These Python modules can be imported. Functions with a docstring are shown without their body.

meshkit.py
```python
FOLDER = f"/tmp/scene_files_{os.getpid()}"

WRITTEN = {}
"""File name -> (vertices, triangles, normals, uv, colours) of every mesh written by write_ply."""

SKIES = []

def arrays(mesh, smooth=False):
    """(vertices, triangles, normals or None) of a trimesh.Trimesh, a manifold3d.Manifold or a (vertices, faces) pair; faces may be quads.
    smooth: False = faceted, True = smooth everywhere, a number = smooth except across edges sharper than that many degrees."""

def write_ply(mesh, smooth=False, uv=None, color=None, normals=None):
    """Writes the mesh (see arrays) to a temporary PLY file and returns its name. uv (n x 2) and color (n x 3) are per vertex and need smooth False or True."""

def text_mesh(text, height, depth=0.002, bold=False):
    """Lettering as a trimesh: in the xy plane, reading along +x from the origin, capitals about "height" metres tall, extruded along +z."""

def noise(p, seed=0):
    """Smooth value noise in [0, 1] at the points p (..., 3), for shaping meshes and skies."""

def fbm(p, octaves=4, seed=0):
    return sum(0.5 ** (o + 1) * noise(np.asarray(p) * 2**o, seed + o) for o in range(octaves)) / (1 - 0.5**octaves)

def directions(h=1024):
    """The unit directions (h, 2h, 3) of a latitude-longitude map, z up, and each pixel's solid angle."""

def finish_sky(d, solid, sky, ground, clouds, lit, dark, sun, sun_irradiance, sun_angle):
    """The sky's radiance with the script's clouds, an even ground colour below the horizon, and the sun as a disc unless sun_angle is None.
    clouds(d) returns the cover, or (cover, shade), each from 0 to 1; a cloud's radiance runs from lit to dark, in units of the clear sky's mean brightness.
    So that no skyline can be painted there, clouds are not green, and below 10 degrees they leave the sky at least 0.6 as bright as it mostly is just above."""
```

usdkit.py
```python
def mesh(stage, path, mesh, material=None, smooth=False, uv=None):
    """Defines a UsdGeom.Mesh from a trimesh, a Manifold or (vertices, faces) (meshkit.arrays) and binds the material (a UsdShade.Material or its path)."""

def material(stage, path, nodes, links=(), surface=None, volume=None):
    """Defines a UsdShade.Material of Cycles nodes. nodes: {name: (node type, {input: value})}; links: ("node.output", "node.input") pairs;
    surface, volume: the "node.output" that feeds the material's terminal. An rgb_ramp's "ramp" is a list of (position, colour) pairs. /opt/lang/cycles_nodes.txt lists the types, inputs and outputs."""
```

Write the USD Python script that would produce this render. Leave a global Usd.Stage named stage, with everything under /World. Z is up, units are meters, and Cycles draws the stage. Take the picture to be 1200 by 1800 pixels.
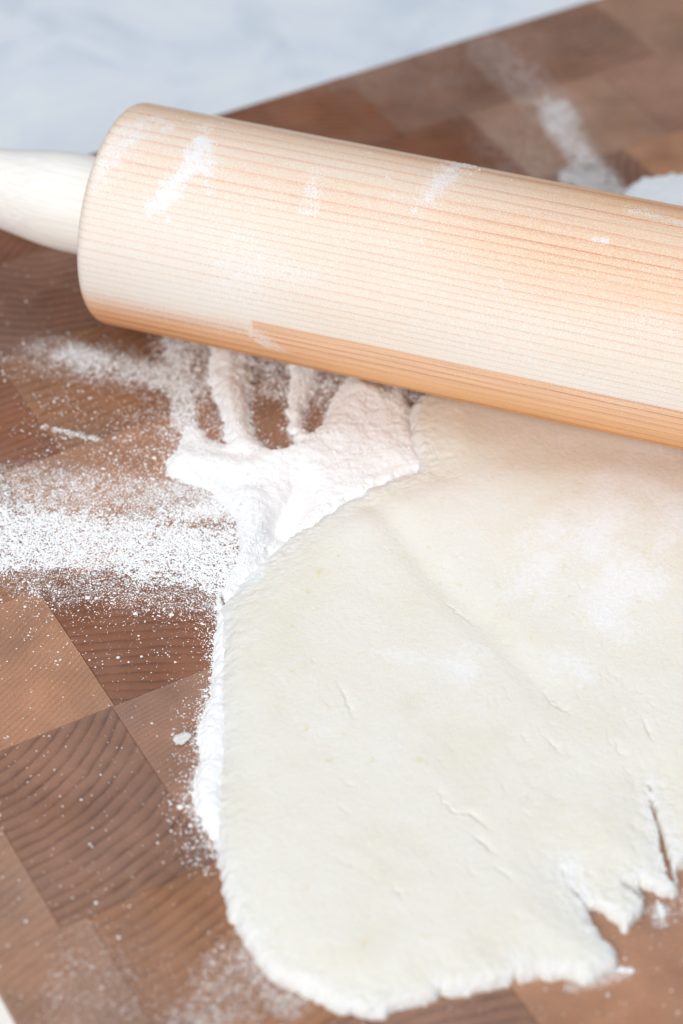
import math
import numpy as np
import trimesh
from scipy import ndimage
from PIL import Image, ImageDraw
from pxr import Usd, UsdGeom, UsdLux, UsdShade, Gf, Sdf, Vt
import usdkit
from meshkit import fbm

stage = Usd.Stage.CreateInMemory()
UsdGeom.SetStageUpAxis(stage, "Z")
UsdGeom.SetStageMetersPerUnit(stage, 1.0)
UsdGeom.Xform.Define(stage, "/World")
rng = np.random.default_rng(7)

# ------------------------------------------------------------------ camera
PITCH, DIST, FPX = math.radians(43.0), 0.60, 4200.0
FW = np.array([0, math.cos(PITCH), -math.sin(PITCH)])
RT = np.array([1.0, 0, 0])
UP = np.cross(RT, FW)
EYE = -DIST * FW
cam = UsdGeom.Camera.Define(stage, "/World/camera")
m = Gf.Matrix4d(1)
m.SetRow(0, Gf.Vec4d(*RT, 0)); m.SetRow(1, Gf.Vec4d(*UP, 0)); m.SetRow(2, Gf.Vec4d(*(-FW), 0)); m.SetRow(3, Gf.Vec4d(*EYE, 1))
cam.AddTransformOp().Set(m)
cam.CreateHorizontalApertureAttr(24.0)
cam.CreateVerticalApertureAttr(36.0)
cam.CreateFocalLengthAttr(84.0)
cam.CreateFStopAttr(9.0)
cam.CreateFocusDistanceAttr(0.574)
cam.CreateClippingRangeAttr(Gf.Vec2f(0.02, 50.0))
cam.CreateExposureAttr(-0.17)


# ------------------------------------------------------------------ lamps: a big soft window at the left front, a cooler ceiling bounce
def rect(name, pos, target, w, h, intensity, color):
    l = UsdLux.RectLight.Define(stage, "/World/" + name)
    p, t = np.array(pos, float), np.array(target, float)
    z = (p - t) / np.linalg.norm(p - t)
    x = np.cross([0, 0, 1.0], z) if abs(z[2]) < 0.99 else np.array([1.0, 0, 0])
    x /= np.linalg.norm(x)
    y = np.cross(z, x)
    mm = Gf.Matrix4d(1)
    mm.SetRow(0, Gf.Vec4d(*x, 0)); mm.SetRow(1, Gf.Vec4d(*y, 0)); mm.SetRow(2, Gf.Vec4d(*z, 0)); mm.SetRow(3, Gf.Vec4d(*p, 1))
    l.AddTransformOp().Set(mm)
    l.CreateWidthAttr(w); l.CreateHeightAttr(h); l.CreateIntensityAttr(intensity); l.CreateColorAttr(Gf.Vec3f(*color))


rect("window_light", (-0.55, -1.05, 0.78), (0, 0, 0), 1.0, 0.8, 7.9, (1.0, 0.985, 0.96))
rect("ceiling_light", (0.3, 0.2, 1.6), (0.0, 0.1, 0), 2.0, 2.0, 2.3, (0.86, 0.93, 1.0))


# ------------------------------------------------------------------ small helpers
def at(px, z=0.0):
    """photo pixels -> points on the horizontal plane at height z"""
    px = np.atleast_2d(np.asarray(px, float))
    d = FW + (px[:, :1] - 600) / FPX * RT - (px[:, 1:] - 900) / FPX * UP
    return EYE + d * ((z - EYE[2]) / d[:, 2:])


def tag(prim, label=None, cat=None, group=None, kind=None):
    for k, v in (("label", label), ("category", cat), ("group", group), ("kind", kind)):
        if v:
            prim.SetCustomDataByKey(k, v)
    return prim


used = {}


def path(parent, name):
    k = (parent, name)
    used[k] = used.get(k, -1) + 1
    return f"{parent}/{name}" + (f"_{used[k]:03d}" if used[k] else "")


def obj(name, mesh, mat, parent="/World", smooth=False, primvars=None):
    g = usdkit.mesh(stage, path(parent, name), mesh, mat, smooth=smooth)
    for k, v in (primvars or {}).items():
        UsdGeom.PrimvarsAPI(g).CreatePrimvar(k, Sdf.ValueTypeNames.FloatArray, "vertex").Set(Vt.FloatArray.FromNumpy(np.asarray(v, np.float32)))
    return g.GetPrim()


def xf(name, loc, rotz=0.0, parent="/World"):
    x = UsdGeom.Xform.Define(stage, path(parent, name))
    x.AddTranslateOp().Set(Gf.Vec3d(*map(float, loc)))
    x.AddRotateZOp().Set(math.degrees(rotz))
    return x.GetPrim()


def sm(x, a, b):
    t = np.clip((x - a) / (b - a), 0, 1)
    return t * t * (3 - 2 * t)


def seg_dist(p, line):
    """distance of the points p (n,2) from a polyline, and the fraction along it"""
    line = np.asarray(line, float)
    best, frac = np.full(len(p), 1e9), np.zeros(len(p))
    L = np.r_[0, np.cumsum(np.linalg.norm(np.diff(line, axis=0), axis=1))]
    for i in range(len(line) - 1):
        a, b = line[i], line[i + 1]
        t = np.clip(((p - a) @ (b - a)) / ((b - a) @ (b - a) + 1e-18), 0, 1)
        d = np.linalg.norm(p - a - t[:, None] * (b - a), axis=1)
        k = d < best
        best[k] = d[k]
        frac[k] = (L[i] + t[k] * (L[i + 1] - L[i])) / L[-1]
    return best, frac


def fb2(p, scale, octaves=4, seed=0):
    """fbm of plane points in metres; scale = size of the largest bumps in metres; mean about 0.5"""
    q = np.c_[p[:, 0] / scale + 31.7, p[:, 1] / scale + 17.3, np.full(len(p), 0.37 + seed)]
    return fbm(q, octaves, seed)


# ------------------------------------------------------------------ materials
LOOKS = "/World/Looks/"


def mat(name, nodes, links, surface="p.BSDF"):
    return usdkit.material(stage, LOOKS + name, nodes, links, surface=surface)


def block_wood(name, light, dark, spacing, contrast, rough=0.55):
    """end grain: annual rings round the object's own origin, pores, blotches"""
    return mat(name, {
        "tc": ("texture_coordinate", {}),
        "geo": ("geometry", {}),
        "oi": ("object_info", {}),
        "n1": ("noise_texture", {"scale": 55.0, "detail": 3.0}),
        "off": ("vector_math", {"math_type": "multiply_add", "vector2": (0.0036, 0.0036, 0.0), "vector3": (-0.0018, -0.0018, 0.0)}),
        "add": ("vector_math", {"math_type": "add"}),
        "flat": ("vector_math", {"math_type": "multiply", "vector2": (1, 1, 0)}),
        "w": ("wave_texture", {"wave_type": "rings", "rings_direction": "z", "profile": "saw", "scale": 2 * math.pi / (20 * spacing), "distortion": 0.5, "detail": 3.0, "detail_scale": 0.5, "detail_roughness": 0.6}),
        "r": ("rgb_ramp", {"ramp": [(0, (0.1, 0.1, 0.1)), (0.35, (0.12, 0.12, 0.12)), (0.65, (0.4, 0.4, 0.4)), (0.82, (0.9, 0.9, 0.9)), (0.9, (0.75, 0.75, 0.75)), (1.0, (0.1, 0.1, 0.1))]}),
        "nv": ("noise_texture", {"scale": 120.0, "detail": 4.0, "roughness": 0.6}),
        "nvr": ("map_range", {"from_min": 0.3, "from_max": 0.7, "to_min": 0.35, "to_max": 1.25, "clamp": True}),
        "rc": ("math", {"math_type": "multiply"}),
        "rc2": ("math", {"math_type": "multiply", "value2": contrast}),
        "c": ("mix_color", {"a": light, "b": dark}),
        "fl": ("noise_texture", {"scale": 24.0, "detail": 6.0, "roughness": 0.65}),
        "flr": ("map_range", {"from_min": 0.35, "from_max": 0.7, "to_min": 0.0, "to_max": 0.11, "clamp": True}),
        "cf": ("mix_color", {"b": (0.50, 0.47, 0.47)}),
        "pores": ("noise_texture", {"scale": 2600.0, "detail": 2.0}),
        "pr": ("map_range", {"from_min": 0.35, "from_max": 0.65, "to_min": 0.84, "to_max": 1.12, "clamp": True}),
        "blot": ("noise_texture", {"scale": 38.0, "detail": 5.0, "roughness": 0.65}),
        "br": ("map_range", {"from_min": 0.3, "from_max": 0.7, "to_min": 0.72, "to_max": 1.25, "clamp": True}),
        "v1": ("math", {"math_type": "multiply"}),
        "hsv": ("hsv", {"hue": 0.5, "saturation": 1.0}),
        "bump": ("bump", {"strength": 0.25, "distance": 0.00015}),
        "p": ("principled_bsdf", {"roughness": rough, "specular_ior_level": 0.22}),
    }, [
        ("tc.object", "n1.vector"), ("n1.color", "off.vector1"), ("tc.object", "add.vector1"), ("off.vector", "add.vector2"),
        ("add.vector", "flat.vector1"), ("flat.vector", "w.vector"), ("w.fac", "r.fac"), ("tc.object", "nv.vector"), ("nv.fac", "nvr.value"),
        ("r.color", "rc.value1"), ("nvr.result", "rc.value2"), ("rc.value", "rc2.value1"), ("rc2.value", "c.fac"),
        ("geo.position", "pores.vector"), ("pores.fac", "pr.value"), ("geo.position", "blot.vector"), ("blot.fac", "br.value"),
        ("pr.result", "v1.value1"), ("br.result", "v1.value2"), ("v1.value", "hsv.value"), ("c.result", "hsv.color"),
        ("hsv.color", "cf.a"), ("flr.result", "cf.fac"), ("geo.position", "fl.vector"), ("fl.fac", "flr.value"), ("cf.result", "p.base_color"), ("pores.fac", "bump.height"), ("bump.normal", "p.normal"),
    ])


WOODS = {
    "tan": block_wood("wood_tan", (0.43, 0.215, 0.125), (0.26, 0.115, 0.06), 0.00135, 0.6),
    "red": block_wood("wood_red", (0.27, 0.105, 0.052), (0.12, 0.042, 0.022), 0.0027, 0.85),
    "pink": block_wood("wood_pink", (0.34, 0.18, 0.12), (0.22, 0.105, 0.068), 0.0013, 0.7),
    "plum": block_wood("wood_plum", (0.29, 0.145, 0.092), (0.12, 0.05, 0.032), 0.0031, 0.9),
    "orange": block_wood("wood_orange", (0.33, 0.155, 0.08), (0.17, 0.07, 0.034), 0.0031, 0.8),
    "pale": block_wood("wood_pale", (0.36, 0.20, 0.13), (0.24, 0.12, 0.075), 0.0024, 0.7),
}
side_mat = mat("maple_side", {"p": ("principled_bsdf", {"base_color": (0.86, 0.80, 0.74), "roughness": 0.5})}, [])
core_mat = mat("wood_core", {"p": ("principled_bsdf", {"base_color": (0.10, 0.05, 0.03), "roughness": 0.8})}, [])

marble = mat("marble", {
    "geo": ("geometry", {}),
    "n": ("noise_texture", {"scale": 16.0, "detail": 6.0, "roughness": 0.65, "distortion": 1.0}),
    "r": ("rgb_ramp", {"ramp": [(0.3, (0.66, 0.72, 0.83)), (0.5, (0.83, 0.875, 0.94)), (0.65, (0.89, 0.92, 0.95))]}),
    "p": ("principled_bsdf", {"roughness": 0.35}),
}, [("geo.position", "n.vector"), ("n.fac", "r.fac"), ("r.color", "p.base_color")])

flour_mat = mat("flour", {
    "geo": ("geometry", {}),
    "n": ("noise_texture", {"scale": 1400.0, "detail": 3.0}),
    "b": ("bump", {"strength": 0.5, "distance": 0.0003}),
    "p": ("principled_bsdf", {"base_color": (0.91, 0.91, 0.92), "roughness": 0.95, "specular_ior_level": 0.1}),
}, [("geo.position", "n.vector"), ("n.fac", "b.height"), ("b.normal", "p.normal")])
grain_mat = mat("flour_grain", {"p": ("principled_bsdf", {"base_color": (0.90, 0.90, 0.915), "roughness": 0.9, "specular_ior_level": 0.1})}, [])

dough_mat = mat("dough", {
    "geo": ("geometry", {}),
    "fl": ("attribute", {"attribute": "flour"}),
    "big": ("noise_texture", {"scale": 45.0, "detail": 4.0, "roughness": 0.6}),
    "base": ("rgb_ramp", {"ramp": [(0.3, (0.785, 0.74, 0.64)), (0.5, (0.815, 0.78, 0.705)), (0.7, (0.825, 0.80, 0.745))]}),
    "sp": ("noise_texture", {"scale": 330.0, "detail": 2.0}),
    "spr": ("map_range", {"from_min": 0.68, "from_max": 0.76, "to_min": 0.0, "to_max": 0.6, "clamp": True}),
    "c1": ("mix_color", {"b": (0.76, 0.66, 0.44)}),
    "fn": ("noise_texture", {"scale": 900.0, "detail": 4.0, "roughness": 0.7}),
    "fnr": ("map_range", {"from_min": 0.3, "from_max": 0.7, "to_min": -0.35, "to_max": 0.35, "clamp": True}),
    "fa": ("math", {"math_type": "add"}),
    "fm": ("map_range", {"from_min": 0.15, "from_max": 0.95, "to_min": 0.0, "to_max": 0.95, "clamp": True}),
    "c2": ("mix_color", {"b": (0.885, 0.885, 0.91)}),
    "bn": ("noise_texture", {"scale": 900.0, "detail": 4.0, "roughness": 0.6}),
    "bump": ("bump", {"strength": 0.55, "distance": 0.0004}),
    "p": ("principled_bsdf", {"roughness": 0.75, "specular_ior_level": 0.25, "subsurface_weight": 0.25, "subsurface_scale": 0.002, "subsurface_radius": (1.0, 0.7, 0.4)}),
}, [
    ("geo.position", "big.vector"), ("big.fac", "base.fac"), ("geo.position", "sp.vector"), ("sp.fac", "spr.value"), ("base.color", "c1.a"), ("spr.result", "c1.fac"),
    ("geo.position", "fn.vector"), ("fn.fac", "fnr.value"), ("fl.fac", "fa.value1"), ("fnr.result", "fa.value2"), ("fa.value", "fm.value"),
    ("fm.result", "c2.fac"), ("c1.result", "c2.a"), ("c2.result", "p.base_color"), ("geo.position", "bn.vector"), ("bn.fac", "bump.height"), ("bump.normal", "p.normal"),
])


def pin_wood(name, light, mid, dark, spacing, origin):
    return mat(name, {
        "tc": ("texture_coordinate", {}),
        "map": ("mapping", {"mapping_type": "point", "location": origin, "scale": (0.05, 1, 1), "rotation": (0, 0, 0.0)}),
        "vn": ("noise_texture", {"scale": 140.0, "detail": 3.0, "roughness": 0.6}),
        "vr": ("map_range", {"from_min": 0.35, "from_max": 0.65, "to_min": 0.12, "to_max": 1.0, "clamp": True}),
        "vm": ("mix_color", {"a": light}),
        "n1": ("noise_texture", {"scale": 60.0, "detail": 2.0}),
        "off": ("vector_math", {"math_type": "multiply_add", "vector2": (0, 0.005, 0.005), "vector3": (0, -0.0025, -0.0025)}),
        "add": ("vector_math", {"math_type": "add"}),
        "w": ("wave_texture", {"wave_type": "rings", "rings_direction": "x", "profile": "saw", "scale": 2 * math.pi / (20 * spacing), "distortion": 0.8, "detail": 2.0, "detail_scale": 1.0}),
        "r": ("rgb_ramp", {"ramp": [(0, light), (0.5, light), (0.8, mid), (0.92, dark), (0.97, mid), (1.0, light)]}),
        "fmap": ("mapping", {"mapping_type": "point", "scale": (0.03, 1, 1)}),
        "fib": ("noise_texture", {"scale": 1500.0, "detail": 3.0}),
        "fr": ("map_range", {"from_min": 0.3, "from_max": 0.7, "to_min": 0.90, "to_max": 1.08, "clamp": True}),
        "tone": ("noise_texture", {"scale": 25.0, "detail": 2.0}),
        "tr": ("map_range", {"from_min": 0.3, "from_max": 0.7, "to_min": 0.75, "to_max": 1.25, "clamp": True}),
        "hsv": ("hsv", {"hue": 0.5}),
        "du": ("attribute", {"attribute": "dust"}),
        "dn": ("noise_texture", {"scale": 2200.0, "detail": 3.0, "roughness": 0.7}),
        "dnr": ("map_range", {"from_min": 0.3, "from_max": 0.7, "to_min": -0.24, "to_max": 0.24, "clamp": True}),
        "da": ("math", {"math_type": "add"}),
        "dm": ("map_range", {"from_min": 0.06, "from_max": 0.95, "to_min": 0.0, "to_max": 1.0, "clamp": True}),
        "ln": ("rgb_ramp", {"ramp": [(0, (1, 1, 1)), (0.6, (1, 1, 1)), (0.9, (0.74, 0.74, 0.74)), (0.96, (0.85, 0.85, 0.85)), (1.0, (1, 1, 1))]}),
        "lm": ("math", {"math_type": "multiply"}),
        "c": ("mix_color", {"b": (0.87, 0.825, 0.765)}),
        "pa": ("attribute", {"attribute": "patch"}),
        "paa": ("math", {"math_type": "add"}),
        "dn2": ("math", {"math_type": "multiply", "value2": 2.2}),
        "pam": ("map_range", {"from_min": 0.22, "from_max": 0.95, "to_min": 0.0, "to_max": 0.85, "clamp": True}),
        "c2": ("mix_color", {"b": (0.885, 0.885, 0.905)}),
        "bump": ("bump", {"strength": 0.25, "distance": 0.0002}),
        "p": ("principled_bsdf", {"roughness": 0.6, "specular_ior_level": 0.3}),
    }, [
        ("tc.object", "map.vector"), ("map.vector", "n1.vector"), ("n1.color", "off.vector1"), ("map.vector", "add.vector1"), ("off.vector", "add.vector2"), ("add.vector", "w.vector"), ("w.fac", "r.fac"),
        ("tc.object", "fmap.vector"), ("fmap.vector", "fib.vector"), ("fib.fac", "fr.value"), ("fr.result", "hsv.value"), ("map.vector", "vn.vector"), ("vn.fac", "vr.value"), ("vr.result", "vm.fac"), ("r.color", "vm.b"), ("vm.result", "hsv.color"),
        ("map.vector", "tone.vector"), ("tone.fac", "tr.value"), ("tr.result", "hsv.saturation"),
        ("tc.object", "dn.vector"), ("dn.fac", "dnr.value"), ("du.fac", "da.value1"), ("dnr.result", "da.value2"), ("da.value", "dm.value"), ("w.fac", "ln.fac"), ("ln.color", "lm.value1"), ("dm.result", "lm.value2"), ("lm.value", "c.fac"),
        ("hsv.color", "c.a"), ("pa.fac", "paa.value1"), ("dnr.result", "dn2.value1"), ("dn2.value", "paa.value2"), ("paa.value", "pam.value"), ("pam.result", "c2.fac"), ("c.result", "c2.a"), ("c2.result", "p.base_color"), ("fib.fac", "bump.height"), ("bump.normal", "p.normal"),
    ])


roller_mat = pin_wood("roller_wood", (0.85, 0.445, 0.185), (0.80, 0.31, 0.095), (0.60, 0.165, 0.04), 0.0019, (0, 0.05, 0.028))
handle_mat = pin_wood("handle_wood", (0.90, 0.86, 0.81), (0.89, 0.845, 0.79), (0.87, 0.81, 0.74), 0.0026, (0, 0.03, 0.02))
axle_mat = mat("axle_wood", {"p": ("principled_bsdf", {"base_color": (0.45, 0.30, 0.2), "roughness": 0.6})}, [])

# ------------------------------------------------------------------ setting: the marble counter
BOARD_H = 0.04
cs = trimesh.creation.box([3.0, 3.0, 0.03]); cs.apply_translation([0, 0.3, -BOARD_H - 0.015])
tag(obj("counter", cs, marble), kind="structure")

# ------------------------------------------------------------------ cutting board: end grain blocks in rows
TH = math.radians(29.3)
VB = np.array([math.cos(TH), math.sin(TH)])          # along a row
VA = np.array([math.sin(TH), -math.cos(TH)])         # across the rows, towards the viewer


def uv_of(px):
    return at(px)[:, :2] @ np.stack([VA, VB], 1)


ROWS = [-0.1738, -0.1370, -0.098, -0.055, -0.012, 0.0315, 0.0835, 0.132, 0.178, 0.215]
V0, V1 = -0.1325, 0.262
CUTS = {
    0: [0.098, 0.191, 0.222], 1: [0.075, 0.120, 0.169, 0.21], 2: [-0.09, -0.052, 0.0, 0.05, 0.1, 0.152, 0.2], 3: [-0.098, -0.068, -0.01, 0.04, 0.09, 0.14, 0.19],
    4: [-0.0777, -0.036, 0.01, 0.055, 0.1, 0.15, 0.2], 5: [-0.1150, -0.0785, -0.040, 0.01, 0.06, 0.11, 0.16, 0.21], 6: [-0.1088, -0.064, -0.018, 0.03, 0.08, 0.13, 0.18, 0.22],
    7: [-0.085, -0.04, 0.01, 0.06, 0.11, 0.16, 0.21], 8: [-0.1, -0.05, 0.0, 0.05, 0.1, 0.15, 0.2],
}
# (row, index) -> wood, pixel of the ring centre in the photograph
PICK = {(4, 0): ("tan", (-700, 820)), (4, 1): ("red", (300, 2300)), (5, 1): ("plum", (-150, 1215)), (5, 2): ("pink", (900, 1900)), (5, 0): ("pale", (-420, 1200)),
        (6, 0): ("pale", (700, 2200)), (6, 1): ("orange", (-100, 1250)), (6, 2): ("tan", (300, 2300)), (3, 0): ("orange", (-300, 900)), (3, 1): ("orange", (-200, 300)), (3, 2): ("tan", (-500, 300)),
        (2, 0): ("orange", (-400, 900)), (2, 1): ("red", (-300, 300)), (2, 2): ("orange", (-300, 200)), (0, 1): ("plum", (966, 28)), (0, 2): ("pale", (1500, 100)), (1, 2): ("pale", (1300, 60)), (1, 3): ("pink", (1400, 300)), (1, 4): ("pale", (1600, 300)),
        (0, 0): ("red", (650, 600)), (1, 0): ("plum", (75, 400)), (1, 1): ("red", (900, 500)), (6, 3): ("tan", (300, 2000)), (6, 4): ("orange", (900, 1000)), (6, 5): ("orange", (1500, 2300)), (7, 3): ("pink", (900, 2300)), (7, 4): ("tan", (600, 1500)), (7, 5): ("tan", (1000, 2500)), (5, 6): ("red", (1700, 1800))}
board = tag(xf("cutting_board", (0, 0, 0)), "large brown end grain wood cutting board lying under the dough on the counter", "cutting board")
BP = "/World/cutting_board"
names = list(WOODS)


def prism(poly, z0, z1, ch):
    """closed prism over a quad with a small chamfer at the top"""
    poly = np.asarray(poly, float)
    c = poly.mean(0)
    ins = poly + (c - poly) / np.linalg.norm(c - poly, axis=1, keepdims=True) * ch * 1.4
    v = np.vstack([np.c_[poly, np.full(4, z0)], np.c_[poly, np.full(4, z1 - ch)], np.c_[ins, np.full(4, z1)]])
    f = [[3, 2, 1, 0], [8, 9, 10, 11]]
    for k in (0, 4):
        for i in range(4):
            j = (i + 1) % 4
            f.append([k + i, k + j, k + 4 + j, k + 4 + i])
    mesh = trimesh.Trimesh(v, np.vstack([np.array(f)[:, [0, 1, 2]], np.array(f)[:, [0, 2, 3]]]), process=False)
    mesh.fix_normals()
    return mesh


ends = []
for r in range(len(ROWS) - 1):
    cuts = [V0] + CUTS[r] + [V1]
    for i in range(len(cuts) - 1):
        g = 0.00004
        u0, u1, v0, v1 = ROWS[r] + g, ROWS[r + 1] - g, cuts[i] + g, cuts[i + 1] - g
        q = np.array([u0 * VA + v0 * VB, u0 * VA + v1 * VB, u1 * VA + v1 * VB, u1 * VA + v0 * VB])
        if (r, i) in PICK:
            w, cpx = PICK[r, i]
            c = at([cpx])[0, :2]
        else:
            w = names[rng.integers(len(names))]
            c = q.mean(0) + rng.uniform(0.03, 0.09) * np.array([math.cos(a := rng.uniform(0, 6.28)), math.sin(a)])
        pth = path(BP, "block")
        z1 = rng.uniform(-0.00004, 0.0)
        mm_ = prism(q - c, -0.004, z1, 0.00012)
        gm = usdkit.mesh(stage, pth, mm_, WOODS[w])
        gm.AddTranslateOp().Set(Gf.Vec3d(float(c[0]), float(c[1]), 0.0))
ins = 0.0015
q = np.array([(ROWS[0] + ins) * VA + (V0 + ins) * VB, (ROWS[0] + ins) * VA + (V1 - ins) * VB, (ROWS[-1] - ins) * VA + (V1 - ins) * VB, (ROWS[-1] - ins) * VA + (V0 + ins) * VB])
q0 = np.array([ROWS[0] * VA + V0 * VB, ROWS[0] * VA + V1 * VB, ROWS[-1] * VA + V1 * VB, ROWS[-1] * VA + V0 * VB])
obj("core", prism(q, -0.0045, -0.0012, 0.0001), core_mat, BP)
obj("base", prism(q0 * 1.0, -BOARD_H, -0.0041, 0.0002), side_mat, BP)

# ------------------------------------------------------------------ rolling pin
T = 0.006                                             # dough thickness
PIN_R, PIN_YAW = 0.0296, -0.32897
PU = np.array([math.cos(PIN_YAW), math.sin(PIN_YAW), 0])
PV = np.array([-PU[1], PU[0], 0])
PIN_Z = T + PIN_R


def pin_hit(px, origin):
    """photo pixel -> (distance along the axis from the left end, angle from straight up towards the viewer)"""
    px = np.atleast_2d(np.asarray(px, float))
    d = FW + (px[:, :1] - 600) / FPX * RT - (px[:, 1:] - 900) / FPX * UP
    d /= np.linalg.norm(d, axis=1, keepdims=True)
    o = EYE - origin
    oa, da = np.array([o @ PV, o[2]]), np.stack([d @ PV, d[:, 2]], 1)
    A, B, Cc = (da ** 2).sum(1), da @ oa, oa @ oa - PIN_R ** 2
    disc = B * B - A * Cc
    t = (-B - np.sqrt(np.maximum(disc, 0))) / A
    h = o + d * t[:, None]
    return np.stack([h @ PU, np.arctan2(-(h @ PV), h[:, 2])], 1)


A0 = np.array([-0.51513, 0.23422, PIN_Z])
s0 = pin_hit([(140, 440)], A0)[0, 0]
PIN_O = A0 + PU * (s0 - 0.0018)                                  # centre of the roller's left end
PIN_L = 0.255
pin = tag(xf("rolling_pin", PIN_O - [0, 0, PIN_R], PIN_YAW), "pale wooden rolling pin with turned handle, dusted with flour, lying across the dough", "rolling pin")
PP = "/World/rolling_pin"


def lathe(xs, rs, n, zc=PIN_R):
    xs, rs = np.asarray(xs, float), np.asarray(rs, float)
    ph = np.arange(n) / n * 2 * math.pi
    v = np.stack([np.repeat(xs, n), -np.outer(rs, np.sin(ph)).ravel(), np.outer(rs, np.cos(ph)).ravel() + zc], 1)
    i, j = np.meshgrid(np.arange(len(xs) - 1), np.arange(n), indexing="ij")
    a, b, c, d = i * n + j, i * n + (j + 1) % n, (i + 1) * n + (j + 1) % n, (i + 1) * n + j
    f = np.vstack([np.stack([a.ravel(), b.ravel(), c.ravel()], 1), np.stack([a.ravel(), c.ravel(), d.ravel()], 1)])
    m = trimesh.Trimesh(v, f, process=False)
    if m.volume < 0:
        m.invert()
    return m, np.repeat(xs, n), np.tile(ph, len(xs))


cr = 0.0034
arc = np.linspace(0, math.pi / 2, 9)
left = [(0.0004, 1e-5), (0.0002, 0.006), (0, 0.012), (0, 0.019)] + [(cr - cr * math.sin(math.pi / 2 - a) if False else cr * (1 - math.sin(a)), PIN_R - cr + cr * math.cos(a)) for a in arc[::-1]]
mid = [(x, PIN_R) for x in np.arange(cr + 0.0006, 0.19, 0.0006)] + [(x, PIN_R) for x in np.linspace(0.192, PIN_L - cr - 0.001, 8)]
prof = left + mid + [(PIN_L - x, r) for x, r in left[::-1]]
NPH = 320
roller, rx, rph = lathe([p[0] for p in prof], [p[1] for p in prof], NPH)
rph = np.where(rph > math.pi, rph - 2 * math.pi, rph)
S = np.stack([rx, rph * PIN_R], 1)                      # unrolled surface, metres


def hit(px):
    h = pin_hit(px, PIN_O)
    return np.stack([h[:, 0], h[:, 1] * PIN_R], 1)


bl = hit([(445, 566), (600, 596), (750, 628), (900, 662), (1050, 694), (1200, 724)])
bfit = np.polyfit(bl[:, 0], bl[:, 1], 1)
tt = np.polyval(bfit, S[:, 0]) - S[:, 1]               # above the clean band
wob = (fb2(S * [0.35, 1], 0.012, 4, 3) - 0.5)
xe = hit([(445, 575)])[0, 0]
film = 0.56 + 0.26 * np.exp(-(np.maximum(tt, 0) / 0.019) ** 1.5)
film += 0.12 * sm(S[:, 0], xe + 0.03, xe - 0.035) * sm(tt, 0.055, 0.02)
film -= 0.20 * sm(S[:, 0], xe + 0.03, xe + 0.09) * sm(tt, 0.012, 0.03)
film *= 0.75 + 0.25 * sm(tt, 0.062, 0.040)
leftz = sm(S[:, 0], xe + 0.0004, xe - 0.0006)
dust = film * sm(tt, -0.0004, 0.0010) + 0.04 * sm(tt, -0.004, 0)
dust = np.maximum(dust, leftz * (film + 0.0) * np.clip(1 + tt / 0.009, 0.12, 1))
smear_d, _ = seg_dist(S, hit([(448, 585), (470, 605), (492, 618)]))
dust = np.maximum(dust, 0.75 * sm(seg_dist(S, hit([(185, 556), (215, 560)]))[0], 0.0022, 0.0006))
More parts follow.
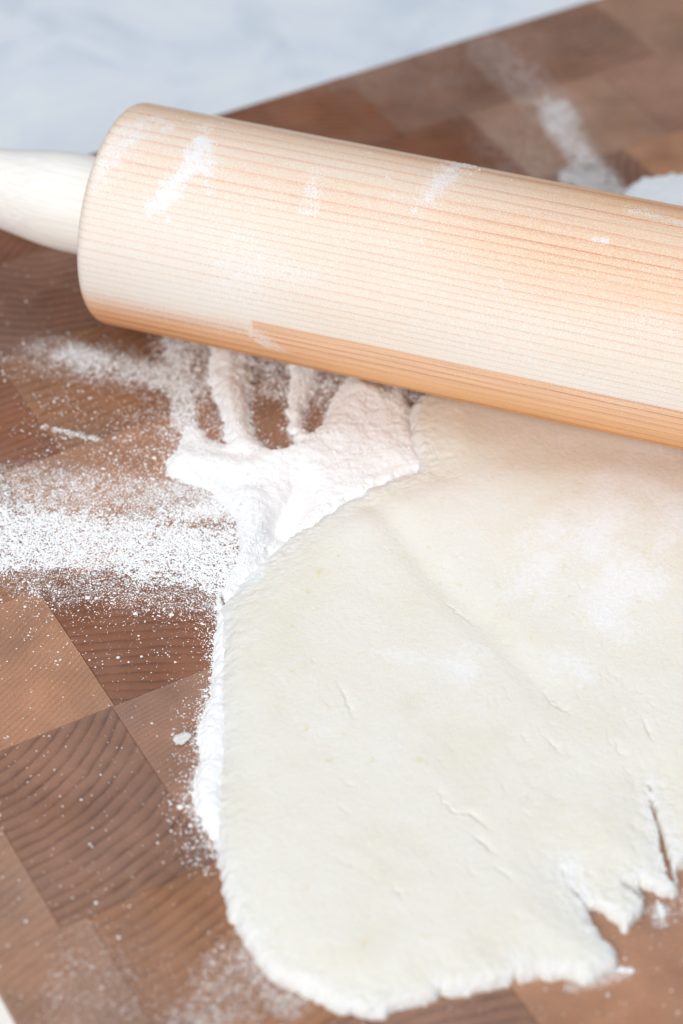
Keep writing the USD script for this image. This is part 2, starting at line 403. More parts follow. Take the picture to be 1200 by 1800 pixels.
patches = [
    ([(175, 300), (215, 250), (262, 222)], 0.0075, 0.8), ([(205, 235), (280, 205)], 0.0022, 0.7),
    ([(362, 222), (354, 262)], 0.0024, 1.1), ([(354, 258), (350, 290), (325, 305), (300, 335), (285, 360)], 0.0058, 1.1), ([(368, 268), (360, 320)], 0.0035, 0.9),
    ([(556, 305), (545, 340), (548, 375)], 0.0040, 0.6), ([(815, 290), (775, 318), (745, 345)], 0.0058, 0.85), ([(738, 345), (728, 370)], 0.0012, 0.8), ([(735, 410), (738, 425)], 0.0013, 0.6),
    ([(1042, 420), (1062, 422)], 0.0016, 1.0), ([(1110, 370), (1200, 395)], 0.0035, 0.55), ([(645, 268), (656, 268)], 0.0006, 1.0), ([(680, 312), (686, 316)], 0.0007, 1.0), ([(690, 340), (695, 345)], 0.0006, 1.0), ([(880, 490), (882, 510)], 0.0009, 0.8),
]
pd = np.zeros(len(S))
for line, w, amp in patches:
    d, _ = seg_dist(S, hit(line))
    d = d + (fb2(S, 0.003, 5, 5) - 0.5) * w * 2.6
    pd = np.maximum(pd, amp * sm(d, w, -w * 0.1) * (0.55 + 0.9 * (fb2(S, 0.0016, 3, 6) - 0.2)))
patch = np.maximum(pd, 0.55 * sm(wob, 0.02, 0.25) * np.exp(-((tt - 0.012) / 0.012) ** 2))
patch = np.maximum(patch, 0.6 * sm(smear_d + wob * 0.006, 0.0034, 0.0))
patch = np.where(np.abs(rph) > 2.0, 0, patch)
dust = np.clip(dust + wob * 0.30 * (dust > 0.02), 0, 1.1)
dust = np.where(np.abs(rph) > 2.0, 0, dust)
obj("roller", roller, roller_mat, PP, smooth=40, primvars=None) if False else None
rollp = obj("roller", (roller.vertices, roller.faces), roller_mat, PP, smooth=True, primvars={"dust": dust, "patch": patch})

hx = np.array([0.0012, 0.0016, 0.003, 0.006, 0.012, 0.018, 0.024, 0.032, 0.042, 0.054, 0.066, 0.078, 0.088, 0.096, 0.101, 0.104, 0.105])
hr = np.array([0.0095, 0.0118, 0.0127, 0.0131, 0.0132, 0.0129, 0.0121, 0.0108, 0.0099, 0.0102, 0.0117, 0.0130, 0.0132, 0.0118, 0.0092, 0.0055, 1e-5])
for sgn in (-1, 1):
    from scipy.interpolate import PchipInterpolator
    xs = np.linspace(hx[0], hx[-1], 90)
    xs = np.unique(np.r_[hx, xs])
    rs = PchipInterpolator(hx, hr)(xs)
    X = -xs if sgn < 0 else PIN_L + xs
    X, rs = np.r_[X[:1], X], np.r_[1e-5, rs]
    hm, a, b = lathe(X, rs, 72)
    obj("handle", (hm.vertices, hm.faces), handle_mat, PP, smooth=True, primvars={"dust": np.full(len(hm.vertices), 0.3), "patch": np.full(len(hm.vertices), 0.25)})
    ax = trimesh.creation.cylinder(radius=0.0065, height=0.004, sections=40)
    ax.apply_transform(trimesh.transformations.rotation_matrix(math.pi / 2, [0, 1, 0]))
    ax.apply_translation([-0.0007 if sgn < 0 else PIN_L + 0.0007, 0, PIN_R])
    obj("axle", ax, axle_mat, PP, smooth=40)


# ------------------------------------------------------------------ height fields: dough and flour heaps
class Field:
    def __init__(self, poly_px, heights, res, pad=0.006):
        pts = np.vstack([at([p], h)[0, :2] for p, h in zip(poly_px, heights)]) if len(poly_px[0]) == 2 else None
        self.poly, self.res = pts, res
        lo, hi = pts.min(0) - pad, pts.max(0) + pad
        self.lo = lo
        self.n = np.ceil((hi - lo) / res).astype(int) + 1
        X, Y = np.meshgrid(lo[0] + np.arange(self.n[0]) * res, lo[1] + np.arange(self.n[1]) * res, indexing="ij")
        self.X, self.Y = X, Y
        self.P = np.c_[X.ravel(), Y.ravel()]
        self.sd = self.sdf([pts])

    def sdf(self, polys, ss=2):
        im = Image.new("L", (int(self.n[1] * ss), int(self.n[0] * ss)))
        dr = ImageDraw.Draw(im)
        for p in polys:
            q = (np.asarray(p) - self.lo) / self.res * ss
            dr.polygon([(float(b), float(a)) for a, b in q], fill=255)
        on = np.asarray(im) > 127
        d = (ndimage.distance_transform_edt(on) - ndimage.distance_transform_edt(~on)) * self.res / ss
        d = ndimage.gaussian_filter(d, 1.0)
        return d[::ss, ::ss]

    def noise(self, scale, octaves=4, seed=0):
        return fb2(self.P, scale, octaves, seed).reshape(self.X.shape)

    def line(self, px, z=0.0):
        d, f = seg_dist(self.P, at(px, z)[:, :2])
        return d.reshape(self.X.shape), f.reshape(self.X.shape)

    def mesh(self, d, h, z0=-0.0001):
        """triangles where d > 0, border vertices snapped to d = 0"""
        inside = d > 0
        gx, gy = np.gradient(d, self.res)
        g2 = gx ** 2 + gy ** 2 + 1e-12
        near = ~inside & ndimage.binary_dilation(inside, np.ones((3, 3)))
        k = np.clip(-d / g2, 0, 2 * self.res / np.sqrt(g2))
        X = np.where(near, self.X + gx * k, self.X)
        Y = np.where(near, self.Y + gy * k, self.Y)
        Z = np.where(inside, h, z0)
        keep = inside | near
        idx = -np.ones(self.X.shape, int)
        c = inside
        cell = (c[:-1, :-1] | c[1:, :-1] | c[:-1, 1:] | c[1:, 1:])
        need = np.zeros_like(inside)
        for a, b in ((0, 0), (1, 0), (0, 1), (1, 1)):
            need[a:a + cell.shape[0], b:b + cell.shape[1]] |= cell
        idx[need] = np.arange(need.sum())
        v = np.stack([X[need], Y[need], Z[need]], 1)
        i, j = np.nonzero(cell)
        q = np.stack([idx[i, j], idx[i + 1, j], idx[i + 1, j + 1], idx[i, j + 1]], 1)
        f = np.vstack([q[:, [0, 1, 2]], q[:, [0, 2, 3]]])
        return v, f, need


# dough outline in photo pixels with the height at which that outline is seen
D_OUT = [((716, 700), T), ((718, 735), T * .8), ((722, 775), T * .5), ((738, 818), T * .5), ((700, 832), T * .5), ((655, 846), T * .5), ((618, 868), T * .5), ((585, 888), T * .5), ((555, 905), T * .5), ((520, 925), T * .5), ((482, 955), T * .5), ((450, 985), T * .5), ((420, 1015), T * .4),
         ((395, 1045), T * .4), ((383, 1070), T * .3), ((388, 1100), T * .3), ((385, 1140), T * .3), ((380, 1190), T * .3), ((378, 1240), T * .3), ((380, 1290), T * .3), ((376, 1340), T * .3), ((372, 1400), T * .2), ((376, 1460), T * .2), ((380, 1500), T * .2), ((388, 1555), 0), ((402, 1612), 0), ((424, 1655), 0), ((450, 1695), 0),
         ((485, 1730), 0), ((530, 1745), 0), ((560, 1765), 0), ((597, 1787), 0), ((618, 1783), 0), ((640, 1791), 0), ((672, 1789), 0), ((700, 1778), 0), ((735, 1772), 0), ((768, 1758), 0), ((774, 1751), 0), ((782, 1757), 0), ((830, 1748), 0), ((880, 1738), 0), ((905, 1734), 0), ((940, 1726), 0), ((953, 1721), 0), ((962, 1726), 0),
         ((1000, 1722), 0), ((1020, 1734), 0), ((1045, 1733), 0), ((1062, 1718), 0), ((1086, 1706), 0), ((1080, 1668), 0), ((1068, 1646), .5 * T), ((1054, 1622), .6 * T), ((1042, 1600), .7 * T), ((1033, 1582), .8 * T), ((1040, 1590), .2 * T), ((1052, 1602), 0), ((1067, 1613), 0), ((1080, 1624), 0), ((1088, 1640), 0), ((1098, 1646), 0), ((1114, 1626), 0), ((1131, 1604), 0), ((1130, 1582), 0), ((1120, 1566), 0), ((1110, 1556), .4 * T), ((1103, 1544), .7 * T),
         ((1122, 1560), 0), ((1140, 1570), 0), ((1158, 1572), 0), ((1172, 1578), 0), ((1184, 1584), 0), ((1197, 1566), 0), ((1188, 1545), 0), ((1196, 1532), 0), ((1225, 1520), 0), ((1260, 1490), 0), ((1330, 1440), 0), ((1365, 1300), 0), ((1370, 1100), 0), ((1370, 900), 0), ((1350, 700), 0), ((1340, 450), 0), ((1330, 290), T), ((1290, 262), T), ((1240, 285), T), ((1200, 286), T), ((1180, 276), T), ((1172, 288), T), ((1125, 292), T), ((1100, 312), T), ((1085, 340), T), ((1010, 410), T), ((850, 560), T)]
dz = np.array([h for _, h in D_OUT])
df = Field([p for p, _ in D_OUT], dz, 0.00028)
d = df.sd
rag = df.noise(0.0042, 4, 11) - 0.5
rag2 = df.noise(0.0013, 3, 12) - 0.5
# the near and left edges crumble more than the far ones
zone_d, _ = df.line([(740, 825), (640, 850), (540, 900), (440, 990), (385, 1070)])
crumbly = np.exp(-(zone_d / 0.008) ** 2)
zone_d, _ = df.line([(385, 1070), (380, 1300), (374, 1480)])
left_rim = np.exp(-(zone_d / 0.007) ** 2)
zone_d, _ = df.line([(1030, 1570), (1090, 1640), (1140, 1570), (1190, 1560)])
crumbly = np.maximum(crumbly, 0.45 * np.exp(-(zone_d / 0.007) ** 2))
zone_d, _ = df.line([(540, 1770), (800, 1760), (1080, 1710)])
crumbly = np.maximum(crumbly, 0.3 * np.exp(-(zone_d / 0.005) ** 2))
zone_d, _ = df.line([(1085, 340), (1130, 295), (1200, 286), (1330, 290)], T)
crumbly = np.maximum(crumbly, 0.7 * np.exp(-(zone_d / 0.012) ** 2))
d = ndimage.gaussian_filter(d, 3.0)
rag3 = df.noise(0.0022, 5, 13) - 0.5
d = d + rag * (0.0009 + 0.0024 * crumbly) + rag3 * 0.0022 + rag2 * (0.0009 + 0.0012 * crumbly)
cracks = [([(1142, 1380), (1146, 1410), (1155, 1440), (1164, 1470), (1172, 1500), (1180, 1535)], 0.00075), ([(1000, 1515), (1003, 1545), (1012, 1568), (1034, 1588), (1056, 1612)], 0.0006), ([(1104, 1546), (1116, 1560), (1135, 1574)], 0.0007), ([(907, 1690), (905, 1738)], 0.0003), ([(775, 1732), (774, 1762)], 0.00045), ([(956, 1704), (952, 1732)], 0.0004), ([(600, 1768), (598, 1790)], 0.0005), ([(700, 1764), (706, 1785)], 0.0004), ([(660, 1778), (662, 1795)], 0.0003)]
ck = np.full(d.shape, 1.0)
for line, w in cracks:
    cd, cf = df.line(line, T * 0.5)
    cd = cd + rag2 * 0.0012 + rag * 0.0022 + rag3 * 0.0024
    wid = w * (-0.25 + 1.0 * sm(cf, 0, 0.85))
    ck = np.minimum(ck, cd - wid)
d_out = d
d = np.minimum(d, ck)
r_edge = 0.0034 + 0.0016 * (df.noise(0.02, 2, 14) - 0.5) + 0.0032 * left_rim
ly_ = (df.P - PIN_O[:2]) @ PV[:2]
TF = (0.0041 + 0.0019 * sm(ly_, -0.075, -0.02)).reshape(d.shape) - 0.0016 * crumbly
zc = at([(1080, 1580)], 0)[0, :2]
r_edge = r_edge * (1 - 0.55 * np.exp(-(np.linalg.norm(df.P - zc, axis=1).reshape(d.shape) / 0.014) ** 2))
t = np.clip(d_out / r_edge, 0, 1)
tc_ = np.clip(ck / 0.0006, 0, 1)
h = TF * (0.72 + 0.28 * sm(d, 0, 0.014)) * np.clip(1 - (1 - t) ** 2.0, 0, 1) ** 0.62 * np.sqrt(np.clip(1 - (1 - tc_) ** 2.4, 0, 1))
edge = 1 - sm(d, 0.0, 0.009)
h += (df.noise(0.035, 3, 15) - 0.5) * 0.0011 * sm(d, 0, 0.01)
h += (df.noise(0.007, 4, 18) - 0.5) * 0.0005 * t
h += (df.noise(0.0021, 4, 16) - 0.5) * 0.0012 * edge * t * (1 - 0.8 * left_rim)
h += (df.noise(0.0012, 3, 17) - 0.5) * (0.00014 + 0.0004 * edge * (1 - 0.8 * left_rim) + 0.0012 * crumbly) * t
# long shallow fold across the sheet
cd, cf = df.line([(640, 850), (690, 905), (745, 980), (800, 1040), (850, 1090), (905, 1145), (960, 1200), (1010, 1240)], T)
side = (df.P - at([(745, 980)], T)[0, :2]) @ np.array([VA[1], -VA[0]])
fold = (0.0011 * (1 - cf) ** 0.7 + 0.00035)
h -= fold * np.exp(-(cd / 0.0042) ** 2) * sm(cf, 0, .06) * (1 - sm(cf, .9, 1))
cd2, cf2 = df.line([(655, 845), (720, 850), (850, 800), (1000, 790), (1200, 800)], T)
h -= 0.0006 * np.exp(-(cd2 / 0.006) ** 2) * sm(d, 0.001, 0.008)
# the step where the sheet was folded under beneath the pin
# fine surface tears
lines = [([(770, 1385), (790, 1412), (815, 1420), (838, 1425), (860, 1447)], 0.0010, 0.00045), ([(835, 1462), (868, 1490)], 0.0009, 0.0005), ([(870, 1515), (900, 1540)], 0.0006, 0.0004), ([(595, 1195), (606, 1215), (618, 1250)], 0.0008, 0.0005), ([(690, 1550), (705, 1570)], 0.0006, 0.0004), ([(575, 1490), (640, 1525)], 0.0003, 0.0005), ([(955, 1205), (985, 1235), (1000, 1245)], 0.0008, 0.0005), ([(780, 1045), (830, 1085)], 0.0005, 0.0005), ([(1128, 1252), (1148, 1290)], 0.0008, 0.0005), ([(1080, 1295), (1100, 1320)], 0.0006, 0.0004), ([(960, 1285), (985, 1315)], 0.0007, 0.0004)]
for _ in range(130):
    c = np.array([rng.uniform(520, 1300), rng.uniform(900, 1650)])
    if rng.uniform() < 0.55:
        c = np.array([rng.normal(1060, 130), rng.normal(1290, 120)])
    L, a = rng.uniform(6, 26), rng.normal(0.95, 0.35)
    e = np.array([math.cos(a), math.sin(a)]) * L
    k = rng.normal(0, 3, 2)
    lines.append(([c, c + e * .5 + k, c + e], rng.uniform(0.0001, 0.00032), 0.0004))
im = np.zeros(df.X.shape)
jig = np.random.default_rng(55)
for line, dep, w in lines:
    line = np.asarray(line, float)
    fine = [line[0]]
    for a_, b_ in zip(line[:-1], line[1:]):
        n_ = max(2, int(np.linalg.norm(b_ - a_) / 6))
        fine += [a_ + (b_ - a_) * (k + 1) / n_ + (jig.normal(0, 2.0, 2) if k < n_ - 1 else 0) for k in range(n_)]
    line = np.array(fine)
    q = (at(line, T)[:, :2] - df.lo) / df.res
    pic = Image.new("L", (df.X.shape[1], df.X.shape[0]))
    lo_, hi_ = np.floor(q.min(0)).astype(int) - 8, np.ceil(q.max(0)).astype(int) + 8
    lo_, hi_ = np.maximum(lo_, 0), np.minimum(hi_, np.array(df.X.shape))
    if (hi_ - lo_ < 4).any():
        continue
    sub = np.c_[df.X[lo_[0]:hi_[0], lo_[1]:hi_[1]].ravel(), df.Y[lo_[0]:hi_[0], lo_[1]:hi_[1]].ravel()]
    sd_, fr_ = seg_dist(sub, at(line, T)[:, :2])
    e_ = at(line, T)[[0, -1], :2]
    sgn_ = (sub - e_[0]) @ np.array([-(e_[1] - e_[0])[1], (e_[1] - e_[0])[0]])
    prof_ = 1.1 * dep * np.where(sgn_ < 0, np.exp(-(sd_ / 0.00022) ** 2), np.exp(-(sd_ / (1.7 * w)) ** 1.3)) * np.sin(np.clip(fr_, 0.05, 0.95) * math.pi) ** 0.5
    view = im[lo_[0]:hi_[0], lo_[1]:hi_[1]]
    np.maximum(view, prof_.reshape(view.shape), out=view)
h -= 0.6 * im * sm(d, 0, 0.003)
h = np.maximum(h, 0.0)
# keep the sheet just under the pin
lx = (df.P - PIN_O[:2]) @ PU[:2]
ly = (df.P - PIN_O[:2]) @ PV[:2]
under = PIN_Z - np.sqrt(np.maximum(PIN_R ** 2 - ly ** 2, 0)) - 0.00015
under = np.where((np.abs(ly) < PIN_R) & (lx > 0), under, 1.0).reshape(df.X.shape)
h = np.minimum(h, under)
fl = np.zeros(df.X.shape)
for line, w, amp in [([(1190, 830), (1080, 900), (1000, 960), (950, 1010)], 0.018, 0.75), ([(1200, 900), (1120, 1000), (1050, 1060)], 0.014, 0.7), ([(1000, 1150), (1020, 1165)], 0.007, 0.62), ([(690, 1140), (740, 1150), (810, 1160)], 0.0065, 0.6), ([(1180, 800), (1200, 760)], 0.012, 0.8), ([(820, 1120), (850, 1135)], 0.004, 0.5), ([(900, 760), (1000, 775)], 0.006, 0.4),
                     ([(1100, 330), (1200, 310), (1300, 330)], 0.03, 1.2), ([(380, 1075), (378, 1240), (376, 1340), (378, 1480)], 0.0022, 0.9), ([(420, 1015), (482, 955)], 0.003, 0.9), ([(1045, 1725), (1080, 1690)], 0.004, 0.8), ([(1180, 1575), (1195, 1560)], 0.003, 0.8)]:
    cd, _ = df.line(line, T)
    cd = cd + (df.noise(0.009, 6, 21) - 0.5) * w * 2.6
    fl = np.maximum(fl, amp * sm(cd, w, -w * 0.2))
fl = np.maximum(fl, 0.55 * np.exp(-(d / 0.0035) ** 2))
fl = np.clip(fl + (df.noise(0.02, 4, 22) - 0.5) * 0.25, 0, 1.2)
v, f, need = df.mesh(d, h)
tag(obj("dough", (v, f), dough_mat, smooth=True, primvars={"flour": fl[need]}), "flat cream sheet of rolled dough with ragged cracked edges on the board", "dough")
dough_d = d


def dough_height(p):
    q = ((p - df.lo) / df.res).T
    return ndimage.map_coordinates(np.where(d > 0, h, 0), q, order=1, cval=0.0)


# ---- flour heap with finger tracks
H_OUT = [(372, 560), (366, 640), (370, 700), (350, 735), (318, 752), (314, 790), (290, 815), (299, 836), (330, 846), (355, 858), (384, 876), (408, 895), (420, 925), (424, 970), (408, 1005), (392, 1035), (400, 1062), (430, 1030), (470, 985), (520, 945), (580, 905), (650, 862), (745, 825), (735, 780), (722, 740), (714, 700), (720, 640), (640, 560), (450, 520), (330, 540)]
TRACKS = [
    [(338, 604), (372, 612), (354, 668), (374, 684), (388, 730), (398, 778), (372, 774), (350, 745), (338, 705), (330, 715), (326, 690), (336, 650)],
    [(450, 600), (512, 612), (508, 690), (504, 750), (522, 782), (498, 794), (474, 788), (462, 772), (448, 764), (440, 712), (446, 660)],
    [(572, 650), (622, 640), (604, 672), (576, 712), (560, 748), (546, 764), (536, 748), (538, 716), (558, 694)],
]
hf = Field(H_OUT, [0.001] * len(H_OUT), 0.0003)
hd = hf.sd
n1 = hf.noise(0.006, 5, 31) - 0.5
n2 = hf.noise(0.0014, 3, 32) - 0.5
n3 = hf.noise(0.0026, 4, 36) - 0.5
hd = hd + n1 * 0.0032 + n2 * 0.0022 + n3 * 0.0022
tr_sd = np.full(hd.shape, -1.0)
for k, tp in enumerate(TRACKS):
    s_ = hf.sdf([at(tp, 0.0005)[:, :2]])
    tr_sd = np.maximum(tr_sd, s_)
tr_sd = tr_sd + 0.0003 + n1 * 0.0022 + n2 * 0.0022 + n3 * 0.0022
hd2 = np.minimum(hd, -tr_sd)
hh = 0.0017 * (1 - np.exp(-np.maximum(hd2, 0) / 0.0016)) * (0.55 + 0.9 * hf.noise(0.011, 4, 33))
hh += 0.0004 * np.exp(-((hd2 - 0.0022) / 0.0016) ** 2)
cd, cf = hf.line([(400, 620), (405, 680), (412, 740), (430, 790)], 0.001)
hh += 0.0014 * np.exp(-(cd / 0.0026) ** 2)
for line, a_, w_ in [([(330, 810), (430, 830), (520, 800), (600, 760), (640, 700)], 0.0016, 0.0045), ([(440, 880), (450, 940), (430, 990)], 0.0022, 0.0035), ([(620, 690), (690, 720), (690, 790)], 0.0014, 0.006)]:
    cd, cf = hf.line(line, 0.001)
    hh += a_ * np.exp(-(cd / w_) ** 2)
cd, cf = hf.line([(535, 850), (515, 890), (495, 930)], 0.002)
hh -= 0.0032 * np.exp(-(cd / 0.0034) ** 2)
hh += (hf.noise(0.0022, 4, 34) - 0.5) * 0.0008 * sm(hd2, 0, 0.002)
hh += (hf.noise(0.0007, 2, 35) - 0.5) * 0.0005 * sm(hd2, 0, 0.0006)
hh += 0.0006 * np.abs(2 * hf.noise(0.0034, 3, 37) - 1) * sm(hd2, 0, 0.0012)
hh = np.maximum(hh, 0.00005)
lx = (hf.P - PIN_O[:2]) @ PU[:2]; ly = (hf.P - PIN_O[:2]) @ PV[:2]
u_ = np.where((np.abs(ly) < PIN_R) & (lx > 0), PIN_Z - np.sqrt(np.maximum(PIN_R ** 2 - ly ** 2, 0)) - 0.0003, 1).reshape(hh.shape)
hh = np.minimum(hh, u_)
v, f, need = hf.mesh(hd2, hh)
tag(obj("flour_heap", (v, f), flour_mat, smooth=True), "thick white flour heap with finger tracks below the rolling pin", "flour", kind="stuff")

# ---- flour rim along the dough's left edge
R_OUT = [(384, 1045), (381, 1090), (379, 1130), (373, 1190), (366, 1235), (354, 1268), (347, 1300), (353, 1330), (350, 1352), (341, 1375), (336, 1398), (344, 1428), (360, 1448), (368, 1475), (378, 1500), (400, 1480), (405, 1300), (405, 1100)]
rf = Field(R_OUT, [0.0] * len(R_OUT), 0.0003)
rd = rf.sd + (rf.noise(0.004, 5, 41) - 0.5) * 0.0028 + (rf.noise(0.0012, 3, 42) - 0.5) * 0.0016
rh = 0.0024 * (1 - np.exp(-np.maximum(rd, 0) / 0.0012)) * (0.6 + 0.8 * rf.noise(0.005, 4, 43)) + (rf.noise(0.0015, 3, 44) - 0.5) * 0.0008
rh = np.maximum(rh, 0.00005)
v, f, need = rf.mesh(rd, rh)
tag(obj("flour_rim", (v, f), flour_mat, smooth=True), "white flour packed along the left edge of the dough sheet", "flour", kind="stuff")


# ------------------------------------------------------------------ loose flour: real grains
OCT_V = np.array([[1, 0, 0], [0, 1, 0], [-1, 0, 0], [0, -1, 0], [0, 0, 1], [0, 0, -1]], float)
OCT_F = np.array([[0, 1, 4], [1, 2, 4], [2, 3, 4], [3, 0, 4], [1, 0, 5], [2, 1, 5], [3, 2, 5], [0, 3, 5]])


def grains(pos, rad, seed, frame=None):
    g = np.random.default_rng(seed)
    n = len(pos)
    s = g.uniform(0.65, 1.25, (n, 6, 1)) * OCT_V[None] * rad[:, None, None] * np.array([1, 1, 0.75])
    a = g.uniform(0, 6.28, n)
    x = s[..., 0] * np.cos(a)[:, None] - s[..., 1] * np.sin(a)[:, None]
    y = s[..., 0] * np.sin(a)[:, None] + s[..., 1] * np.cos(a)[:, None]
    loc = np.stack([x, y, s[..., 2]], -1)
    if frame is not None:
        loc = np.einsum("nij,nkj->nki", frame, loc)
    return (loc + pos[:, None]).reshape(-1, 3), (OCT_F[None] + 6 * np.arange(n)[:, None, None]).reshape(-1, 3)


def strewn(name, label, streaks, lam, size, seed, box_px, zone=None, base=0.0, sig=0.45, extra=None):
    """grains sown where the streaks are dense. streaks: (pixel polyline, half width in metres, share of lam)"""
    g = np.random.default_rng(seed)
    corners = at(box_px)[:, :2]
    lo, hi = corners.min(0), corners.max(0)
    n = int(np.prod(hi - lo) * 1e6 * lam)
    p = g.uniform(lo, hi, (n, 2))
    dens = np.full(n, base)
    wob = fb2(p, 0.010, 4, seed) - 0.5
    for line, w, amp in streaks:
        q = at(line)[:, :2]
        near = np.nonzero(((p > q.min(0) - 2.5 * w) & (p < q.max(0) + 2.5 * w)).all(1))[0]
        dd, _ = seg_dist(p[near], q)
        dd = np.maximum(dd + wob[near] * w * 1.2, 0)
        dens[near] = np.maximum(dens[near], amp * np.exp(-(dd / w) ** 4 * 0.7))
    if extra is not None:
        dens = np.maximum(dens, extra(p))
    clump = sm(fb2(p, 0.0016, 3, seed + 1), 0.33, 0.62)
    dens = dens * np.clip(0.35 + 1.3 * fb2(p, 0.007, 3, seed + 5), 0.5, 1.2)
    dens = dens * (0.35 + 1.0 * clump) + dens ** 3 * 0.3
    keep = g.uniform(size=n) < dens
    p = p[keep]
    uvp = p @ np.stack([VA, VB], 1)
    p = p[(uvp[:, 0] > ROWS[0] + .001) & (uvp[:, 0] < ROWS[-1]) & (uvp[:, 1] > V0 + .001)]
    if zone is not None:
        p = p[zone(p)]
    rad = size * np.exp(g.normal(0, sig, len(p)))
    zz = surface(p)
    v, f = grains(np.c_[p, zz + rad * 0.3], rad, seed + 2)
    return tag(obj(name, (v, f), grain_mat), label, "flour", kind="stuff")


def fsample(F, d_, h_, p):
    return ndimage.map_coordinates(np.where(d_ > 0, h_, 0), ((p - F.lo) / F.res).T, order=1, cval=0.0)


def surface(p):
    return np.maximum.reduce([dough_height(p), fsample(hf, hd2, hh, p), fsample(rf, rd, rh, p), np.zeros(len(p))])


def off_dough(p):
    return dough_height(p) < 0.0002


def heap_edge(p):
    q1 = ndimage.map_coordinates(hd2, ((p - hf.lo) / hf.res).T, order=1, cval=-1.0)
    q2 = ndimage.map_coordinates(rd, ((p - rf.lo) / rf.res).T, order=1, cval=-1.0)
    q = np.maximum(q1, q2)
    return np.where(q < 0.0006, 0.7 * np.exp(-np.maximum(-q, 0) / 0.0008), 0.06 * (q < 0.1))


LEFT = [(-40, 560), (480, 560), (-40, 1100), (480, 1100)]
strewn("flour_band", "dense speckled band of sifted flour left of the dough", [
    ([(-60, 940), (100, 945), (200, 950), (300, 965), (430, 985)], 0.0095, 1.0), ([(-60, 935), (430, 970)], 0.0100, 0.30), ([(250, 985), (330, 1005), (400, 1020)], 0.0045, 0.75),
    ([(-40, 872), (150, 868), (260, 880), (400, 888)], 0.006, 0.08), ([(300, 905), (390, 900)], 0.004, 0.6), ([(-40, 1000), (30, 990)], 0.002, 0.8), ([(60, 1035), (380, 1060)], 0.006, 0.05),
], 33.0, 0.000145, 101, [(-60, 780), (470, 780), (-60, 1120), (470, 1120)], off_dough)
strewn("flour_smear", "loose flour smears and spilled heap edges on the board left of the finger tracks", [
    ([(130, 625), (180, 640), (250, 655), (330, 675)], 0.0050, 0.75), ([(0, 640), (120, 640)], 0.006, 0.04), ([(78, 752), (120, 760), (172, 772)], 0.0009, 0.6), ([(302, 595), (316, 650), (322, 745)], 0.0032, 1.0), ([(312, 600), (330, 700)], 0.006, 0.35), ([(385, 600), (425, 625)], 0.004, 0.5), ([(520, 640), (600, 680)], 0.006, 0.45),
    ([(350, 600), (362, 670)], 0.004, 0.45), ([(480, 620), (490, 680)], 0.005, 0.4), ([(590, 660), (570, 710)], 0.004, 0.4), ([(720, 690), (800, 715)], 0.005, 0.30), ([(330, 700), (300, 780), (250, 830)], 0.012, 0.10), ([(330, 850), (400, 880)], 0.005, 0.3), ([(300, 760), (330, 850)], 0.004, 0.25),
], 30.0, 0.000125, 111, [(-60, 520), (860, 520), (-60, 1530), (860, 1530)], off_dough, extra=heap_edge)
strewn("scattered_flour", "fine flour grains scattered over the open board around the dough", [
    ([(150, 740), (330, 800)], 0.016, 0.35), ([(60, 1040), (370, 1080)], 0.009, 0.45), ([(120, 1120), (360, 1130)], 0.012, 0.2), ([(340, 1420), (380, 1500)], 0.006, 1.0), ([(340, 1250), (330, 1420)], 0.004, 0.5), ([(365, 1120), (380, 1150)], 0.0025, 1.0),
], 2.4, 0.00013, 121, [(-60, 440), (900, 440), (-60, 1850), (1250, 1850)], off_dough, base=0.035, sig=0.5)
strewn("flour_dusting", "thin bluish flour dust on the board below the dough's lower left edge", [
    ([(425, 1700), (390, 1770), (340, 1850)], 0.008, 0.55), ([(440, 1690), (500, 1760)], 0.004, 0.8), ([(150, 1720), (240, 1800)], 0.012, 0.12), ([(1000, 1735), (1090, 1715)], 0.0016, 1.0), ([(1150, 1600), (1160, 1620)], 0.0016, 1.0), ([(1180, 1600), (1200, 1580)], 0.003, 0.4),
], 30.0, 0.00007, 131, [(100, 1560), (1250, 1560), (100, 1850), (1250, 1850)], off_dough)
strewn("flour_streak", "soft flour streak on the board behind the rolling pin", [
    ([(970, 190), (1000, 240), (1040, 300), (1110, 380)], 0.0052, 0.75), ([(870, 85), (915, 140), (980, 205)], 0.0080, 0.15), ([(1010, 310), (1060, 340)], 0.004, 1.0), ([(900, 250), (960, 330)], 0.012, 0.08), ([(600, 120), (900, 80)], 0.016, 0.04),
], 80.0, 0.00006, 141, [(500, 20), (1250, 20), (500, 420), (1250, 420)], off_dough)

strewn("flour_haze", "thin bluish veil of finest flour above the sifted band", [
    ([(-40, 860), (150, 862), (260, 875), (400, 888)], 0.0075, 0.55), ([(60, 1020), (380, 1050)], 0.006, 0.3), ([(80, 625), (330, 670)], 0.007, 0.3),
], 75.0, 0.000062, 161, [(-60, 520), (470, 520), (-60, 1120), (470, 1120)], off_dough)

# ---- grains that cling to the rolling pin
n = 260000
ps = np.c_[rng.uniform(cr, 0.19, n), rng.uniform(-1.25, 1.9, n) * PIN_R]
pk = np.zeros(n)
for line, w, amp in patches:
    dd, _ = seg_dist(ps, hit(line))
    dd = dd + (fb2(ps, 0.004, 4, 5) - 0.5) * w * 1.6
    pk = np.maximum(pk, amp * sm(dd, w, w * 0.35))
tp_ = np.polyval(bfit, ps[:, 0]) - ps[:, 1]
pk = pk * 0.5 + 0.05 * sm(tp_, -0.001, 0.002) * np.exp(-np.maximum(tp_, 0) / 0.012) + 0.04 * sm(ps[:, 0], xe, xe - 0.01) * sm(tp_, -0.012, 0)
keep = rng.uniform(size=n) < pk * sm(fb2(ps, 0.0012, 3, 8), 0.3, 0.6)
ps = ps[keep]
ph = ps[:, 1] / PIN_R
rad = 0.000075 * np.exp(rng.normal(0, 0.4, len(ps)))
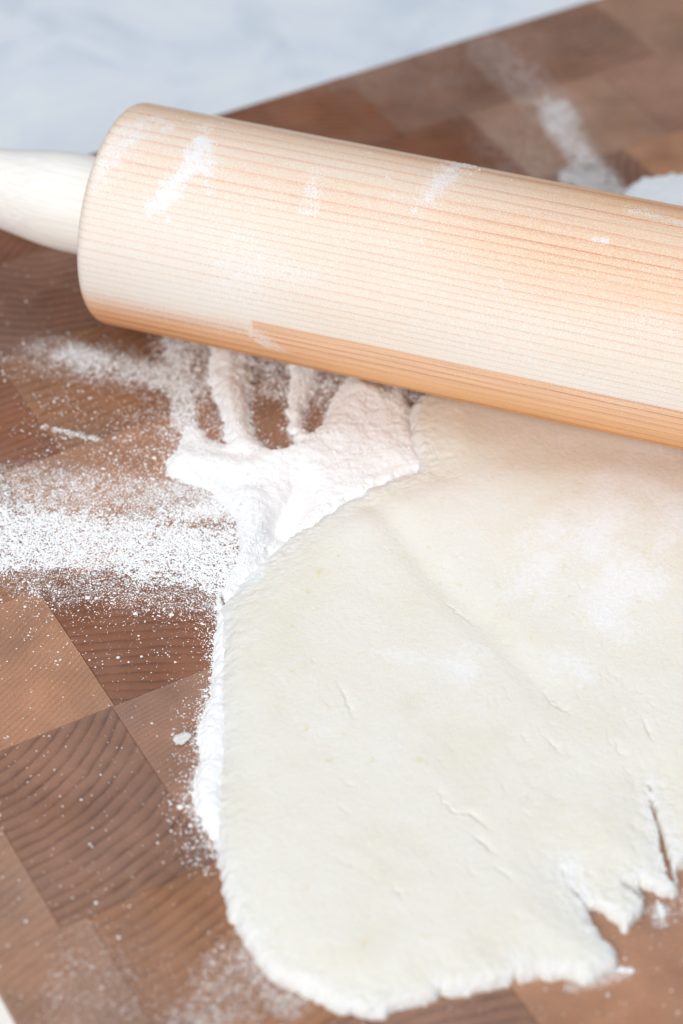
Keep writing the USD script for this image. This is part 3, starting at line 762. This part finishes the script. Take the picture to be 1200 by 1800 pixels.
nrm = -np.sin(ph)[:, None] * PV + np.cos(ph)[:, None] * np.array([0, 0, 1.0])
tan = -np.cos(ph)[:, None] * PV - np.sin(ph)[:, None] * np.array([0, 0, 1.0])
fr = np.stack([np.broadcast_to(PU, nrm.shape), tan, nrm], -1)
v, f = grains(PIN_O + ps[:, :1] * PU + nrm * (PIN_R + rad[:, None] * 0.3), rad, 151, fr)
tag(obj("clinging_flour", (v, f), grain_mat), "patches of flour clinging to the rolling pin's roller", "flour", kind="stuff")


# ---- crumbs
def crumb(name, px, size, mat_, seed, label, cat, flat=0.5):
    b = trimesh.creation.icosphere(3, 1.0)
    vv = b.vertices * (0.35 + 1.3 * fbm(b.vertices * 1.8 + seed * 3.1, 4, seed))[:, None]
    vv = vv * np.array(size)
    c = at([px])[0]
    vv[:, 2] -= vv[:, 2].min() * 0.8
    a = seed * 1.3
    R = np.array([[math.cos(a), -math.sin(a), 0], [math.sin(a), math.cos(a), 0], [0, 0, 1]])
    return tag(obj(name, (vv @ R.T + [c[0], c[1], 0], b.faces), mat_, smooth=True, primvars={"flour": np.full(len(vv), 0.4)}), label, cat)


crumb("dough_crumb", (321, 1302), (0.0021, 0.0014, 0.0007), dough_mat, 3, "small pale flake of dough lying on bare wood left of the dough sheet", "crumb")


def clump(px, size, n, seed, label):
    g = np.random.default_rng(seed)
    c = at([px])[0]
    p = g.normal(0, 0.42, (n, 2)) * np.array(size)
    hz = np.exp(-((p / np.array(size)) ** 2).sum(1) * 2) * min(size) * 0.7
    v, f = grains(np.c_[p + c[:2], g.uniform(0.1, 1, n) * hz + 0.00008], 0.00019 * np.exp(g.normal(0, 0.45, n)), seed)
    tag(obj("flour_clump", (v, f), grain_mat), label, "flour clump")


clump((1162, 1604), (0.0013, 0.0024), 170, 5, "small white flour clump on the board below the dough's right cracked edge")
clump((1100, 1708), (0.0022, 0.0009), 110, 6, "tiny white flour clump beside the dough's bottom right corner")

# powder lying loose on the heap itself
g_ = np.random.default_rng(77)
k_ = np.nonzero((hd2 > 0.0002).ravel())[0]
k_ = k_[g_.integers(0, len(k_), 9000)]
hp = hf.P[k_] + g_.uniform(-.5, .5, (9000, 2)) * hf.res
hp = hp[(fb2(hp, 0.003, 3, 9) > 0.5) & off_dough(hp)]
rr = 0.00015 * np.exp(g_.normal(0, 0.45, len(hp)))
v, f = grains(np.c_[hp, fsample(hf, hd2, hh, hp) + rr * 0.2], rr, 78)
tag(obj("heap_crumbs", (v, f), grain_mat), "loose crumbs of flour lying on top of the white flour heap", "flour", kind="stuff")
